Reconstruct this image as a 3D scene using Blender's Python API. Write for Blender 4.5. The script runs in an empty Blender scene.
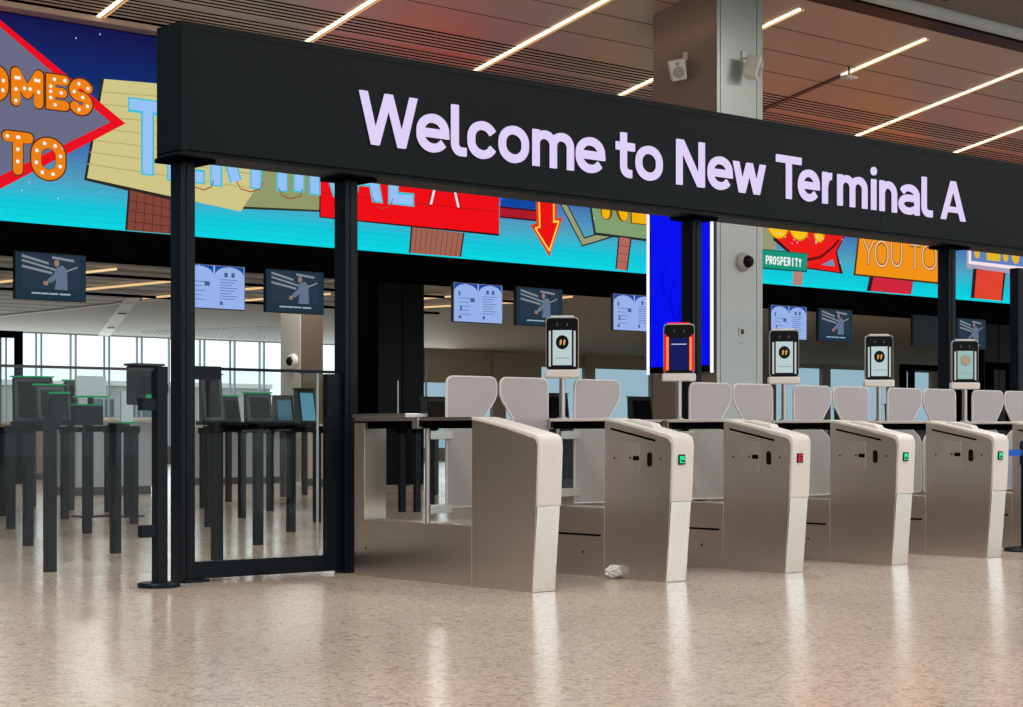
import bpy, bmesh, math, random
from mathutils import Vector, Matrix
random.seed(7)
C = bpy.context.scene.collection
PI = math.pi
# ------------------------------------------------------------------ camera frame
F, CX, HY = 1800.0, 511.5, 435.0
SA, CA = 0.7575, 0.6528
def uv_dir(x):
    X = (x - CX) / F
    return X*SA + CA, -X*CA + SA
def U(x, v):                       # x coordinate where picture column x meets the plane y = v
    a, b = uv_dir(x); return a*v/b
def Zp(x, y, v):
    a, b = uv_dir(x); return 1 + (HY - y)*(v/b)/F
def FL(x, y, z=0.0):               # point of the level plane z under a picture point
    D = F*(1 - z)/(y - HY); a, b = uv_dir(x); return a*D, b*D

# ------------------------------------------------------------------ materials
def mat(name, col, rough=0.5, metal=0.0, emit=None, es=1.0, spec=0.5, alpha=1.0, coat=0.0):
    m = bpy.data.materials.new(name); m.use_nodes = True
    b = m.node_tree.nodes['Principled BSDF']
    b.inputs['Base Color'].default_value = (*col, 1)
    b.inputs['Roughness'].default_value = rough
    b.inputs['Metallic'].default_value = metal
    b.inputs['Specular IOR Level'].default_value = spec
    b.inputs['Coat Weight'].default_value = coat
    b.inputs['Alpha'].default_value = alpha
    if emit:
        b.inputs['Emission Color'].default_value = (*emit, 1)
        b.inputs['Emission Strength'].default_value = es
    return m
def lin(r, g, b):
    f = lambda c: (c/255/12.92) if c/255 <= .04045 else ((c/255+.055)/1.055)**2.4
    return (f(r), f(g), f(b))
def glow(name, r, g, b, s=1.0):
    return mat(name, (0.003,0.003,0.003), .5, 0, lin(r,g,b), s, spec=.05)
def add_noise_rough(m, scale, lo, hi, stretch=(1,1,1), bump=0.0, colvar=0.0):
    nt = m.node_tree; n = nt.nodes; l = nt.links; b = n['Principled BSDF']
    tc = n.new('ShaderNodeTexCoord'); mp = n.new('ShaderNodeMapping'); mp.inputs['Scale'].default_value = stretch
    tx = n.new('ShaderNodeTexNoise'); tx.inputs['Scale'].default_value = scale; tx.inputs['Detail'].default_value = 5
    l.new(tc.outputs['Object'], mp.inputs[0]); l.new(mp.outputs[0], tx.inputs['Vector'])
    mr = n.new('ShaderNodeMapRange'); mr.inputs['To Min'].default_value = lo; mr.inputs['To Max'].default_value = hi
    l.new(tx.outputs['Fac'], mr.inputs['Value']); l.new(mr.outputs[0], b.inputs['Roughness'])
    if bump:
        bp = n.new('ShaderNodeBump'); bp.inputs['Strength'].default_value = bump; bp.inputs['Distance'].default_value = .01
        l.new(tx.outputs['Fac'], bp.inputs['Height']); l.new(bp.outputs[0], b.inputs['Normal'])
    if colvar:
        hs = n.new('ShaderNodeHueSaturation'); hs.inputs['Color'].default_value = b.inputs['Base Color'].default_value
        m2 = n.new('ShaderNodeMapRange'); m2.inputs['To Min'].default_value = 1-colvar; m2.inputs['To Max'].default_value = 1+colvar
        l.new(tx.outputs['Fac'], m2.inputs['Value']); l.new(m2.outputs[0], hs.inputs['Value']); l.new(hs.outputs[0], b.inputs['Base Color'])
    return m
def glass_mat(name, tint=(1,1,1), refl=.012, fac_max=.35, rough=.0):
    m = bpy.data.materials.new(name); m.use_nodes = True
    nt = m.node_tree; n = nt.nodes; l = nt.links; n.clear()
    o = n.new('ShaderNodeOutputMaterial'); mx = n.new('ShaderNodeMixShader')
    t = n.new('ShaderNodeBsdfTransparent'); t.inputs[0].default_value = (*tint, 1)
    g = n.new('ShaderNodeBsdfGlossy'); g.inputs['Roughness'].default_value = rough; g.inputs['Color'].default_value = (1,1,1,1)
    lw = n.new('ShaderNodeLayerWeight'); lw.inputs['Blend'].default_value = .5
    pw = n.new('ShaderNodeMath'); pw.operation = 'POWER'; pw.inputs[1].default_value = 5
    ma = n.new('ShaderNodeMath'); ma.operation = 'MULTIPLY_ADD'; ma.inputs[1].default_value = fac_max; ma.inputs[2].default_value = refl
    l.new(lw.outputs['Facing'], pw.inputs[0]); l.new(pw.outputs[0], ma.inputs[0])
    l.new(ma.outputs[0], mx.inputs[0]); l.new(t.outputs[0], mx.inputs[1]); l.new(g.outputs[0], mx.inputs[2]); l.new(mx.outputs[0], o.inputs[0])
    return m

M = {}
M['black'] = mat('black powder coat', (.0035,.008,.014), .4, 0, spec=.2)
M['signblk'] = mat('sign face', (.004,.0078,.010), .45, 0, spec=.12)
M['matte'] = mat('matte black', (.0025,.0025,.003), .8, spec=0)
M['navy'] = mat('dark blue black cladding', (.006,.013,.022), .45, spec=.25)
M['steel'] = mat('brushed steel', (.68,.63,.59), .29, 1)
M['steel'].node_tree.nodes['Principled BSDF'].inputs['Anisotropic'].default_value = .4
M['steellight'] = mat('lighter steel cover', (.70,.65,.61), .36, 1)
M['steelbr'] = add_noise_rough(mat('polished kick plate', (.84,.88,.86), .16, 1), 3, .12, .24, (1,1,2), .05)
M['cap'] = mat('pale satin shell', (.70,.67,.65), .35)
M['rail'] = mat('satin steel rail', (.50,.48,.46), .28, 1)
M['frost'] = mat('frosted acrylic', (.40,.375,.395), .12, 0, spec=.5)
M['frostedge'] = mat('acrylic edge', (.72,.70,.72), .25)
M['glass'] = glass_mat('clear glass', (.93,.96,.95))
M['tint'] = glass_mat('tinted glass', (.50,.59,.63))
M['white'] = mat('white plastic', (.72,.72,.70), .4)
M['thinstrip'] = glow('thin warm line light', 240,200,140, 1.0)
M['kgrey'] = mat('kiosk shell', (.055,.075,.09), .4)  # bluish glass reflections over the left kiosks are put into this colour
M['trimlight'] = mat('pale trim', (.72,.74,.68), .6)
M['darkbrown'] = mat('dark brown cladding', (.12,.085,.06), .5)
M['plinth'] = mat('counter plinth', (.12,.13,.14), .5)
M['bluewhite'] = mat('blue white panel', (.72,.88,1.0), .4)
M['grey'] = mat('grey plastic', (.35,.36,.36), .5)
M['dgrey'] = mat('dark grey', (.03,.035,.04), .5)
M['lens'] = mat('black lens', (.004,.004,.005), .3, spec=.12)
M['letter'] = glow('lit letter face', 222,208,247, 1.0)
M['green'] = glow('green signal', 20,220,140, 1.2)
M['greendk'] = glow('green signal strip', 20,150,90, .8)
M['redsig'] = glow('red signal', 235,40,70, 1.0)
M['warm'] = glow('strip light diffuser', 255,236,200, 2.2)
M['warmedge'] = glow('strip light edge', 225,170,110, 1.0)
M['stripoff'] = mat('unlit strip', (.10,.05,.035), .5)
M['orangebar'] = glow('orange light bar', 255,120,60, 1.3)
M['redbar'] = glow('red light bar', 255,20,40, 1.0)
M['whitebar'] = glow('white light line', 245,240,255, 1.1)
M['blue'] = glow('blue display', 0,12,238, 1.0)
M['blue2'] = glow('blue display figure', 0,0,190, .9)
M['belt'] = mat('blue belt', lin(20,90,200), .6)
M['wood'] = mat('brown counter', (.50,.36,.26), .5)
M['counter'] = mat('blue grey counter', (.55,.60,.68), .35)
M['stone'] = mat('pale worktop', (.80,.72,.62), .4)
M['paper'] = mat('white paper', (.75,.75,.74), .8)
M['cladgrey'] = add_noise_rough(mat('grey column cladding', (.44,.475,.47), .32, .55), 3, .28, .4)
M['cladbrown'] = mat('bronze column cladding', (.34,.28,.24), .32, .6)
M['brownceil'] = add_noise_rough(mat('bronze ceiling panel', (.56,.40,.30), .4, .3), 2, .38, .48, (1,1,1), 0, .06)
M['nearceil'] = mat('dark ceiling', (.16,.145,.13), .6)
M['seam'] = mat('panel seam', (.10,.07,.055), .8)
M['lip'] = mat('grey lip', (.42,.50,.54), .4)
M['backdark'] = mat('unlit brown ceiling', (.42,.355,.27), .6)  # weaker window light on the right side is put into this brown
M['backlight'] = mat('pale ceiling', (.45,.46,.42), .7)
M['wall'] = mat('pale wall', (.62,.57,.52), .8)
M['mull'] = mat('window mullion', (.45,.56,.60), .4)
M['bldg'] = mat('distant facade', (.40,.38,.36), .8)

def slat_mat():
    m = mat('back hall slats', (.3,.3,.3), .6); nt = m.node_tree; n = nt.nodes; l = nt.links
    tc = n.new('ShaderNodeTexCoord'); w = n.new('ShaderNodeTexWave'); w.bands_direction = 'Y'; w.inputs['Scale'].default_value = .35
    w.inputs['Distortion'].default_value = 1.2; w.inputs['Detail'].default_value = 1; w.inputs['Detail Scale'].default_value = .4
    r = n.new('ShaderNodeValToRGB'); r.color_ramp.elements[0].color = (.17,.15,.12,1); r.color_ramp.elements[1].color = (.42,.41,.36,1)
    l.new(tc.outputs['Object'], w.inputs['Vector']); l.new(w.outputs['Fac'], r.inputs[0]); l.new(r.outputs[0], n['Principled BSDF'].inputs['Base Color'])
    return m
M['slats'] = slat_mat()

def floor_mat():
    m = mat('terrazzo', (.5,.44,.38), .2); nt = m.node_tree; n = nt.nodes; l = nt.links; b = n['Principled BSDF']
    tc = n.new('ShaderNodeTexCoord')
    v = n.new('ShaderNodeTexVoronoi'); v.inputs['Scale'].default_value = 75
    v2 = n.new('ShaderNodeTexVoronoi'); v2.inputs['Scale'].default_value = 34
    ns = n.new('ShaderNodeTexNoise'); ns.inputs['Scale'].default_value = .5; ns.inputs['Detail'].default_value = 4
    for t in (v, v2, ns): l.new(tc.outputs['Object'], t.inputs['Vector'])
    r = n.new('ShaderNodeValToRGB'); cr = r.color_ramp; cr.interpolation = 'CONSTANT'
    cr.elements[0].position = 0; cr.elements[0].color = (.44,.36,.30,1)
    cr.elements[1].position = .16; cr.elements[1].color = (.66,.54,.455,1)
    for p, c in ((.5,(.61,.50,.42,1)), (.75,(.69,.58,.49,1)), (.92,(.74,.64,.55,1))):
        e = cr.elements.new(p); e.color = c
    sp = n.new('ShaderNodeSeparateColor'); l.new(v.outputs['Color'], sp.inputs[0]); l.new(sp.outputs[0], r.inputs[0])
    r2 = n.new('ShaderNodeValToRGB'); r2.color_ramp.interpolation = 'CONSTANT'
    r2.color_ramp.elements[0].color = (.78,.76,.74,1); r2.color_ramp.elements[1].position = .14; r2.color_ramp.elements[1].color = (1,1,1,1)
    s2 = n.new('ShaderNodeSeparateColor'); l.new(v2.outputs['Color'], s2.inputs[0]); l.new(s2.outputs[1], r2.inputs[0])
    mx = n.new('ShaderNodeMix'); mx.data_type = 'RGBA'; mx.blend_type = 'MULTIPLY'; mx.inputs['Factor'].default_value = 1
    l.new(r.outputs[0], mx.inputs['A']); l.new(r2.outputs[0], mx.inputs['B'])
    mr = n.new('ShaderNodeMapRange'); mr.inputs['To Min'].default_value = .88; mr.inputs['To Max'].default_value = 1.1
    l.new(ns.outputs['Fac'], mr.inputs['Value'])
    hs = n.new('ShaderNodeHueSaturation'); l.new(mx.outputs['Result'], hs.inputs['Color']); l.new(mr.outputs[0], hs.inputs['Value'])
    l.new(hs.outputs[0], b.inputs['Base Color'])
    rr = n.new('ShaderNodeMapRange'); rr.inputs['To Min'].default_value = .12; rr.inputs['To Max'].default_value = .26
    l.new(ns.outputs['Fac'], rr.inputs['Value']); l.new(rr.outputs[0], b.inputs['Roughness'])
    b.inputs['Specular IOR Level'].default_value = .6
    return m
M['floor'] = floor_mat()

def sky_screen():
    m = bpy.data.materials.new('video wall sky picture'); m.use_nodes = True
    nt = m.node_tree; n = nt.nodes; l = nt.links; b = n['Principled BSDF']
    b.inputs['Base Color'].default_value = (.003,.003,.003,1); b.inputs['Roughness'].default_value = .5; b.inputs['Specular IOR Level'].default_value = .05
    g = n.new('ShaderNodeNewGeometry'); s = n.new('ShaderNodeSeparateXYZ'); l.new(g.outputs['Position'], s.inputs[0])
    mr = n.new('ShaderNodeMapRange'); mr.inputs['From Min'].default_value = 3.54; mr.inputs['From Max'].default_value = 6.0
    l.new(s.outputs['Z'], mr.inputs['Value'])
    r = n.new('ShaderNodeValToRGB'); cr = r.color_ramp
    stops = [(0,(0,214,226)),(.10,(10,196,218)),(.22,(78,160,192)),(.36,(70,120,180)),(.5,(28,82,160)),(.72,(8,42,110)),(1,(18,16,74))]
    cr.elements[0].position = 0; cr.elements[0].color = (*lin(*stops[0][1]),1)
    cr.elements[1].position = 1; cr.elements[1].color = (*lin(*stops[-1][1]),1)
    for p, c in stops[1:-1]:
        e = cr.elements.new(p); e.color = (*lin(*c),1)
    w = n.new('ShaderNodeTexWave'); w.bands_direction = 'Z'; w.inputs['Scale'].default_value = 4; w.inputs['Distortion'].default_value = .6
    l.new(g.outputs['Position'], w.inputs['Vector'])
    m2 = n.new('ShaderNodeMapRange'); m2.inputs['To Min'].default_value = .95; m2.inputs['To Max'].default_value = 1.01
    l.new(w.outputs['Fac'], m2.inputs['Value'])
    l.new(mr.outputs[0], r.inputs[0]); l.new(r.outputs[0], b.inputs['Emission Color']); l.new(m2.outputs[0], b.inputs['Emission Strength'])
    return m
M['sky'] = sky_screen()

# ------------------------------------------------------------------ mesh helpers
class MB:
    def __init__(s): s.v = []; s.f = []; s.m = []; s.cur = 0
    def use(s, i): s.cur = i; return s
    def add(s, vs, fs):
        k = len(s.v); s.v += [tuple(p) for p in vs]
        for f in fs: s.f.append(tuple(i+k for i in f)); s.m.append(s.cur)
        return s
    def box(s, x0, x1, y0, y1, z0, z1):
        vs = [(x,y,z) for z in (z0,z1) for y in (y0,y1) for x in (x0,x1)]
        return s.add(vs, [(0,2,3,1),(4,5,7,6),(0,1,5,4),(2,6,7,3),(0,4,6,2),(1,3,7,5)])
    def prism(s, poly, axis, a, b):
        # poly: 2D points; axis 'x': (y,z) extruded in x; 'y': (x,z) extruded in y; 'z': (x,y) extruded in z
        def P(p, t): return (t,p[0],p[1]) if axis == 'x' else (p[0],t,p[1]) if axis == 'y' else (p[0],p[1],t)
        n = len(poly); vs = [P(p,a) for p in poly] + [P(p,b) for p in poly]
        return s.add(vs, [tuple(range(n)), tuple(range(2*n-1,n-1,-1))] + [(i,i+n,(i+1)%n+n,(i+1)%n) for i in range(n)])
    def tube(s, p, q, r, n=16, r2=None):
        p = Vector(p); q = Vector(q); d = (q-p).normalized(); r2 = r if r2 is None else r2
        a = d.orthogonal().normalized(); b = d.cross(a); vs = []
        for c, rr in ((p,r),(q,r2)):
            for i in range(n):
                t = 2*PI*i/n; vs.append(c + a*math.cos(t)*rr + b*math.sin(t)*rr)
        return s.add(vs, [tuple(range(n-1,-1,-1)), tuple(range(n,2*n))] + [(i,(i+1)%n,(i+1)%n+n,i+n) for i in range(n)])
    def lathe(s, c, prof, n=24, axis='z'):
        vs = []; 
        for r, h in prof:
            for i in range(n):
                t = 2*PI*i/n; a, b = r*math.cos(t), r*math.sin(t)
                vs.append((c[0]+a,c[1]+b,c[2]+h) if axis == 'z' else (c[0]+a,c[1]+h,c[2]+b) if axis == 'y' else (c[0]+h,c[1]+a,c[2]+b))
        fs = [(j*n+i, j*n+(i+1)%n, (j+1)*n+(i+1)%n, (j+1)*n+i) for j in range(len(prof)-1) for i in range(n)]
        fs += [tuple(range(n-1,-1,-1)), tuple(range((len(prof)-1)*n, len(prof)*n))]
        return s.add(vs, fs)
    def build(s, name, mats, parent=None, bevel=0.0, smooth=False, loc=None):
        me = bpy.data.meshes.new(name); me.from_pydata(s.v, [], s.f)
        ms = mats if isinstance(mats, (list,tuple)) else [mats]
        for q in ms: me.materials.append(M[q])
        me.polygons.foreach_set('material_index', [min(i,len(ms)-1) for i in s.m])
        bm = bmesh.new(); bm.from_mesh(me); bmesh.ops.recalc_face_normals(bm, faces=bm.faces[:]); bm.to_mesh(me); bm.free()
        o = bpy.data.objects.new(name, me); C.objects.link(o)
        if parent: o.parent = parent
        if loc: o.location = loc
        if bevel:
            b = o.modifiers.new('bevel','BEVEL'); b.width = bevel; b.segments = 3; b.limit_method = 'ANGLE'; b.angle_limit = math.radians(40)
        if smooth or bevel:
            for p in me.polygons: p.use_smooth = True
            if not bevel or True:
                try: me.set_sharp_from_angle(angle=math.radians(35))
                except Exception: pass
        return o
def tag(o, label, cat, group=None, kind=None):
    if label: o['label'] = label
    if cat: o['category'] = cat
    if group: o['group'] = group
    if kind: o['kind'] = kind
    return o
def struct(o): o['kind'] = 'structure'; return o
def empty(name, loc, label, cat, group=None, rz=0):
    o = bpy.data.objects.new(name, None); C.objects.link(o); o.location = loc; o.rotation_euler = (0,0,rz)
    o.empty_display_size = .1
    return tag(o, label, cat, group)
def copy_tree(o, parent=None):
    c = o.copy(); C.objects.link(c)
    if parent: c.parent = parent
    for ch in list(o.children): copy_tree(ch, c)
    return c
def B(*a): return MB().box(*a)

# ------------------------------------------------------------------ stroke lettering
def arc(cx, cy, rx, ry, a0, a1, n=14):
    return [(cx+rx*math.cos(math.radians(a0+(a1-a0)*i/n)), cy+ry*math.sin(math.radians(a0+(a1-a0)*i/n))) for i in range(n+1)]
XH = .70
G = {
 'W': [[(0,1),(.25,0),(.5,.93),(.75,0),(1,1)]],
 'w': [[(0,XH),(.26,0),(.5,XH*.95),(.74,0),(1,XH)]],
 'e': [[(.03,XH*.50),(1,XH*.50)] + arc(.5,XH*.56,.5,XH*.44,0,180)[1:] + arc(.5,XH*.44,.5,XH*.44,180,325)],
 'l': [[(0,1),(0,.2)] + arc(.75,.2,.75,.2,180,270)[1:] + [(1,0)]],
 'c': [arc(.5,XH*.58,.5,XH*.42,25,180) + arc(.5,XH*.42,.5,XH*.42,180,335)],
 'o': [arc(.5,XH*.56,.5,XH*.44,0,180) + arc(.5,XH*.44,.5,XH*.44,180,360) + [(1,XH*.56)]],
 'm': [[(0,0),(0,XH)], [(0,XH*.62)] + arc(.25,XH*.66,.25,XH*.34,170,0) + [(.5,0)], [(.5,XH*.62)] + arc(.75,XH*.66,.25,XH*.34,170,0) + [(1,0)]],
 'n': [[(0,0),(0,XH)], [(0,XH*.6)] + arc(.5,XH*.6,.5,XH*.4,170,0) + [(1,0)]],
 'r': [[(0,0),(0,XH)], [(0,XH*.6)] + arc(.75,XH*.55,.72,XH*.45,170,85)],
 't': [[(.28,.95),(.28,.2)] + arc(.8,.2,.52,.2,180,265)[1:] + [(1,0)], [(-.12,XH),(1,XH)]],
 'i': [[(.5,0),(.5,XH)]],
 'a': [[(.08,XH*.80)] + arc(.5,XH*.66,.5,XH*.34,145,0)[1:] + [(1,0)], [(1,XH*.56),(.45,XH*.56)] + arc(.42,XH*.28,.42,XH*.28,90,270)[1:] + [(.6,0),(1,XH*.16)]],
 'N': [[(0,0),(0,1)], [(0,1),(1,0)], [(1,0),(1,1)]],
 'T': [[(0,1),(1,1)], [(.5,1),(.5,0)]],
 'A': [[(0,0),(.5,1),(1,0)], [(.2,.33),(.8,.33)]],
 'O': [arc(.5,.62,.5,.38,0,180) + [(0,.38)] + arc(.5,.38,.5,.38,180,360) + [(1,.62)]],
 'M': [[(0,0),(0,1),(.5,.3),(1,1),(1,0)]],
 'E': [[(1,1),(0,1),(0,0),(1,0)], [(0,.5),(.85,.5)]],
 'S': [[(1,.85)] + arc(.5,.75,.5,.25,30,270)[0:] + arc(.5,.25,.5,.25,90,-150)],
 'R': [[(0,0),(0,1),(.6,1)] + arc(.6,.75,.4,.25,90,-90)[1:] + [(0,.5)], [(.5,.5),(1,0)]],
 'P': [[(0,0),(0,1),(.6,1)] + arc(.6,.73,.4,.27,90,-90)[1:] + [(0,.46)]],
 'I': [[(.5,0),(.5,1)]],
 'L': [[(0,1),(0,0),(1,0)]],
 'Y': [[(0,1),(.5,.5),(1,1)], [(.5,.5),(.5,0)]],
 'U': [[(0,1),(0,.35)] + arc(.5,.35,.5,.35,180,360)[1:] + [(1,1)]],
}
def ribbon(mb, pts, t, y0, y1, rnd=False):
    # thick stroke along pts in the x-z plane, from y0 to y1
    q = [pts[0]]
    for p in pts[1:]:
        if abs(p[0]-q[-1][0])+abs(p[1]-q[-1][1]) > 1e-5: q.append(p)
    pts = q
    for i in range(1,len(pts)-1):
        d0 = (pts[i][0]-pts[i-1][0], pts[i][1]-pts[i-1][1]); d1 = (pts[i+1][0]-pts[i][0], pts[i+1][1]-pts[i][1])
        if (d0[0]*d1[0]+d0[1]*d1[1])/(math.hypot(*d0)*math.hypot(*d1)) < -.25:
            ribbon(mb, pts[:i+1], t, y0, y1, rnd); ribbon(mb, pts[i:], t, y0, y1, rnd); return
    n = len(pts); closed = abs(pts[0][0]-pts[-1][0])+abs(pts[0][1]-pts[-1][1]) < 1e-4
    L = []; R = []
    for i in range(n):
        ds = []
        if i > 0: ds.append((pts[i][0]-pts[i-1][0], pts[i][1]-pts[i-1][1]))
        elif closed: ds.append((pts[-1][0]-pts[-2][0], pts[-1][1]-pts[-2][1]))
        if i < n-1: ds.append((pts[i+1][0]-pts[i][0], pts[i+1][1]-pts[i][1]))
        elif closed: ds.append((pts[1][0]-pts[0][0], pts[1][1]-pts[0][1]))
        ds = [(a/math.hypot(a,b), b/math.hypot(a,b)) for a, b in ds]
        nx = -sum(d[1] for d in ds); nz = sum(d[0] for d in ds); h = math.hypot(nx,nz) or 1; nx /= h; nz /= h
        c = max(.42, nx*-ds[0][1] + nz*ds[0][0]); k = t/2/c
        L.append((pts[i][0]+nx*k, pts[i][1]+nz*k)); R.append((pts[i][0]-nx*k, pts[i][1]-nz*k))
    for i in range(n-1):
        mb.prism([L[i],R[i],R[i+1],L[i+1]], 'y', y0, y1)
    if rnd:
        for p in (pts if n < 8 else (pts[0],pts[-1])):
            mb.prism([(p[0]+t/2*math.cos(a*PI/8), p[1]+t/2*math.sin(a*PI/8)) for a in range(16)], 'y', y0, y1)
def glyph(mb, ch, u0, u1, z0, z1, t, y0, y1, rnd=False):
    out = []; W = u1-u0; H = z1-z0
    if ch in 'WwNA' and not rnd:
        top = z0+H*(XH if ch == 'w' else 1)
        def diag(xa, za, xb, zb):        # centre line in box fractions, ends cut level
            dz = (zb-za)*(top-z0); dx = (xb-xa)*W
            h = t/2*math.hypot(dx,dz)/abs(dz)
            for _ in range(3):
                A = min(max(u0+xa*W, u0+h), u1-h); Bx = min(max(u0+xb*W, u0+h), u1-h)
                h = t/2*math.hypot(Bx-A,dz)/abs(dz)
            Z = lambda f: z0+f*(top-z0)
            mb.prism([(A-h,Z(za)),(A+h,Z(za)),(Bx+h,Z(zb)),(Bx-h,Z(zb))],'y',y0,y1); out.append([(A,Z(za)),(Bx,Z(zb))])
        if ch in 'Ww':
            for p in ((0,1,.27,0),(.27,0,.5,1),(.5,1,.73,0),(.73,0,1,1)): diag(*p)
        elif ch == 'N':
            diag(0,0,0,1); diag(1,0,1,1); diag(.04,1,.96,0)
        else:
            diag(0,0,.5,1); diag(.5,1,1,0); z = z0+H*.27
            mb.prism([(u0+W*.2,z-t*.42),(u0+W*.8,z-t*.42),(u0+W*.8,z+t*.42),(u0+W*.2,z+t*.42)],'y',y0,y1); out.append([(u0+W*.25,z),(u0+W*.75,z)])
        return out
    for st in G[ch]:
        pts = [((u0+u1)/2 if ch in 'iI' else u0+t/2+a*(W-t), z0+t/2+b*(H-t)) for a, b in st]
        if not rnd:
            for k, j in ((0,1),(-1,-2)):
                (a, b), (c, d) = st[k], st[j]; p = pts[k]
                if abs(a-c) < 1e-6 and (b <= 0 or b in (XH,1) or ch == 't'): pts[k] = (p[0], p[1]+(t/2 if b > d else -t/2))
                elif abs(b-d) < 1e-6 and a in (0,1,-.12) and ch in 'TtELl': pts[k] = (p[0]+(t/2 if a > c else -t/2), p[1])
        ribbon(mb, pts, t, y0, y1, rnd); out.append(pts)
    if ch == 'i':
        x = (u0+u1)/2; z = z0+H*.95
        mb.prism([(x+t*.6*math.cos(a*PI/10), z+t*.6*math.sin(a*PI/10)) for a in range(20)], 'y', y0, y1)
    return out

# ================================================================== SETTING
struct(B(-14,100,-60,60,-.2,0).build('floor','floor'))
struct(B(-14.3,-14,-20,60,0,9).build('wall_left','wall'))
struct(B(100,100.3,-20,60,0,9).build('wall_right','wall'))
# glazed wall behind the photographer: mullions and header
mb = MB(); mb.box(-14,100,-20.2,-20,7.1,9); 
for i in range(39): mb.box(-14+3*i,-13.88+3*i,-20.15,-20,.15,7.1)
struct(mb.build('window_1','mull'))
# ceilings
def zc(v): return 9.82-.19*v
mb = MB(); mb.prism([(15.7,zc(15.7)),(18.5,zc(18.5)),(18.5,zc(18.5)+.1),(15.7,zc(15.7)+.1)],'x',-14,60)
ceil = struct(mb.build('ceiling','brownceil'))
mb = MB()
for v in (16.55,17.2,17.85):
    mb.prism([(v,zc(v)-.004),(v+.012,zc(v+.012)-.004),(v+.012,zc(v)+.01),(v,zc(v)+.01)],'x',-14,60)
struct(mb.build('trim_1','seam'))
# slatted band of the ceiling next to the video wall
mb = MB(); v = 18.5; k = 0
while v < 19.72:
    wdt = .034
    if k == 6: wdt = .15
    mb.prism([(v,zc(v)),(v+wdt,zc(v+wdt)),(v+wdt,zc(v+wdt)+.006),(v,zc(v)+.006)],'x',-14,60); v += wdt+.052; k += 1
struct(mb.build('trim_2','brownceil'))
struct(MB().prism([(18.5,zc(18.5)+.28),(20.4,zc(20)+.3),(20.4,zc(20)+.36),(18.5,zc(18.5)+.34)],'x',-14,60).build('trim_3','matte'))
struct(B(-14,60,19.74,20.0,zc(19.75)-.07,zc(19.75)-.005).build('trim_4','brownceil'))
# beam, lip and the nearer ceiling
zb = zc(15.7)
struct(B(-14,60,15.32,15.7,zb-.01,zb+.5).build('trim_5','signblk'))
struct(MB().lathe((-14,15.2,zb+.10),[(.11,0),(.11,74)],20,'x').build('trim_6','lip',smooth=True))
mb = B(-14,60,-20,15.1,zb+.12,zb+.3)
struct(mb.build('ceiling','nearceil'))
mb = MB()
for u in [2+3.1*k for k in range(14)]: mb.box(u,u+.02,-2,14.85,zb+.112,zb+.125)
struct(mb.build('trim_7','seam'))
# fascia (black) under the video wall
struct(B(-14,60,20.02,20.5,3.165,3.535).build('trim_8','matte'))
struct(B(-14,60,20.12,20.5,3.535,6.6).build('wall_front','matte'))
# back hall ceiling
def zk(v): return 5.6-.0368*(v-20.5)
def slab(mb, pts, th=.08, dz=0):
    n = len(pts); vs = [(x,y,zk(y)+dz) for x,y in pts]+[(x,y,zk(y)+dz+th) for x,y in pts]
    mb.add(vs, [tuple(range(n)), tuple(range(2*n-1,n-1,-1))]+[(i,i+n,(i+1)%n+n,(i+1)%n) for i in range(n)])
def skew(u, v): return u-.28*(v-43.3)
mb = MB(); slab(mb, [(-14,20.5),(15,20.5),(33.5,43.3),(24.9,43.3),(skew(24.9,55),55),(-14,55)]); struct(mb.build('ceiling','slats'))
mb = MB(); slab(mb, [(24.9,43.3),(33.5,43.3),(42.6,55),(skew(24.9,55),55)]); struct(mb.build('ceiling','backlight'))
mb = MB(); slab(mb, [(15,20.5),(100,20.5),(100,55),(42.6,55),(33.5,43.3)]); struct(mb.build('ceiling','backdark'))
mb = MB(); slab(mb, [(skew(24.9,36),36),(skew(25.15,36),36),(skew(25.15,55),55),(skew(24.9,55),55)], .03, -.03); struct(mb.build('trim_9','trimlight'))
def CK(x, y):
    f = 1800*uv_dir(x)[1]; v = 5.354*f/((HY-y)+.0368*f); return U(x,v), v
for i, v in enumerate((39.1, 42.8)):
    struct(B(-5,34,v,v+.06,zk(v)-.12,zk(v)-.05).build('trim_%d'%(10+i),'matte'))
pa, pb = CK(104,335), CK(133,297); d = (Vector(pb)-Vector(pa)).normalized(); nn = Vector((-d.y,d.x))*.2
mb = MB(); slab(mb, [tuple(Vector(pa)-nn),tuple(Vector(pa)+nn),tuple(Vector(pb)+nn),tuple(Vector(pb)-nn)], .03, -.03); struct(mb.build('trim_12','trimlight'))
dd = (Vector(pb)-Vector(pa)).normalized(); mb = MB()
for i in range(34):
    x = 142+4*i; y = 333.5+(x-140)*.055; q = Vector(CK(x,y)); L = min(5.0, .9+.16*i); e = q-dd*0+dd*L; n2 = Vector((-dd.y,dd.x))*.035
    a4 = [q-n2,q+n2,e+n2,e-n2]; mb.add([(p_.x,p_.y,zk(p_.y)-.012) for p_ in a4]+[(p_.x,p_.y,zk(p_.y)-.001) for p_ in a4],[(0,1,2,3),(7,6,5,4),(0,4,5,1),(1,5,6,2),(2,6,7,3),(3,7,4,0)])
struct(mb.build('trim_13','plinth'))
for k in (.3,.68):
    c = Vector(pa).lerp(Vector(pb),k)
    o = MB().lathe((0,0,0),[(.13,0),(.13,.03)],20).build('downlight','dgrey',None,loc=(c.x,c.y,zk(c.y)-.1))
    tag(o,'small round downlight on the pale diagonal beam, %s one' % ('farther' if k < .5 else 'nearer'),'ceiling light','downlights on the diagonal beam')
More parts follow.
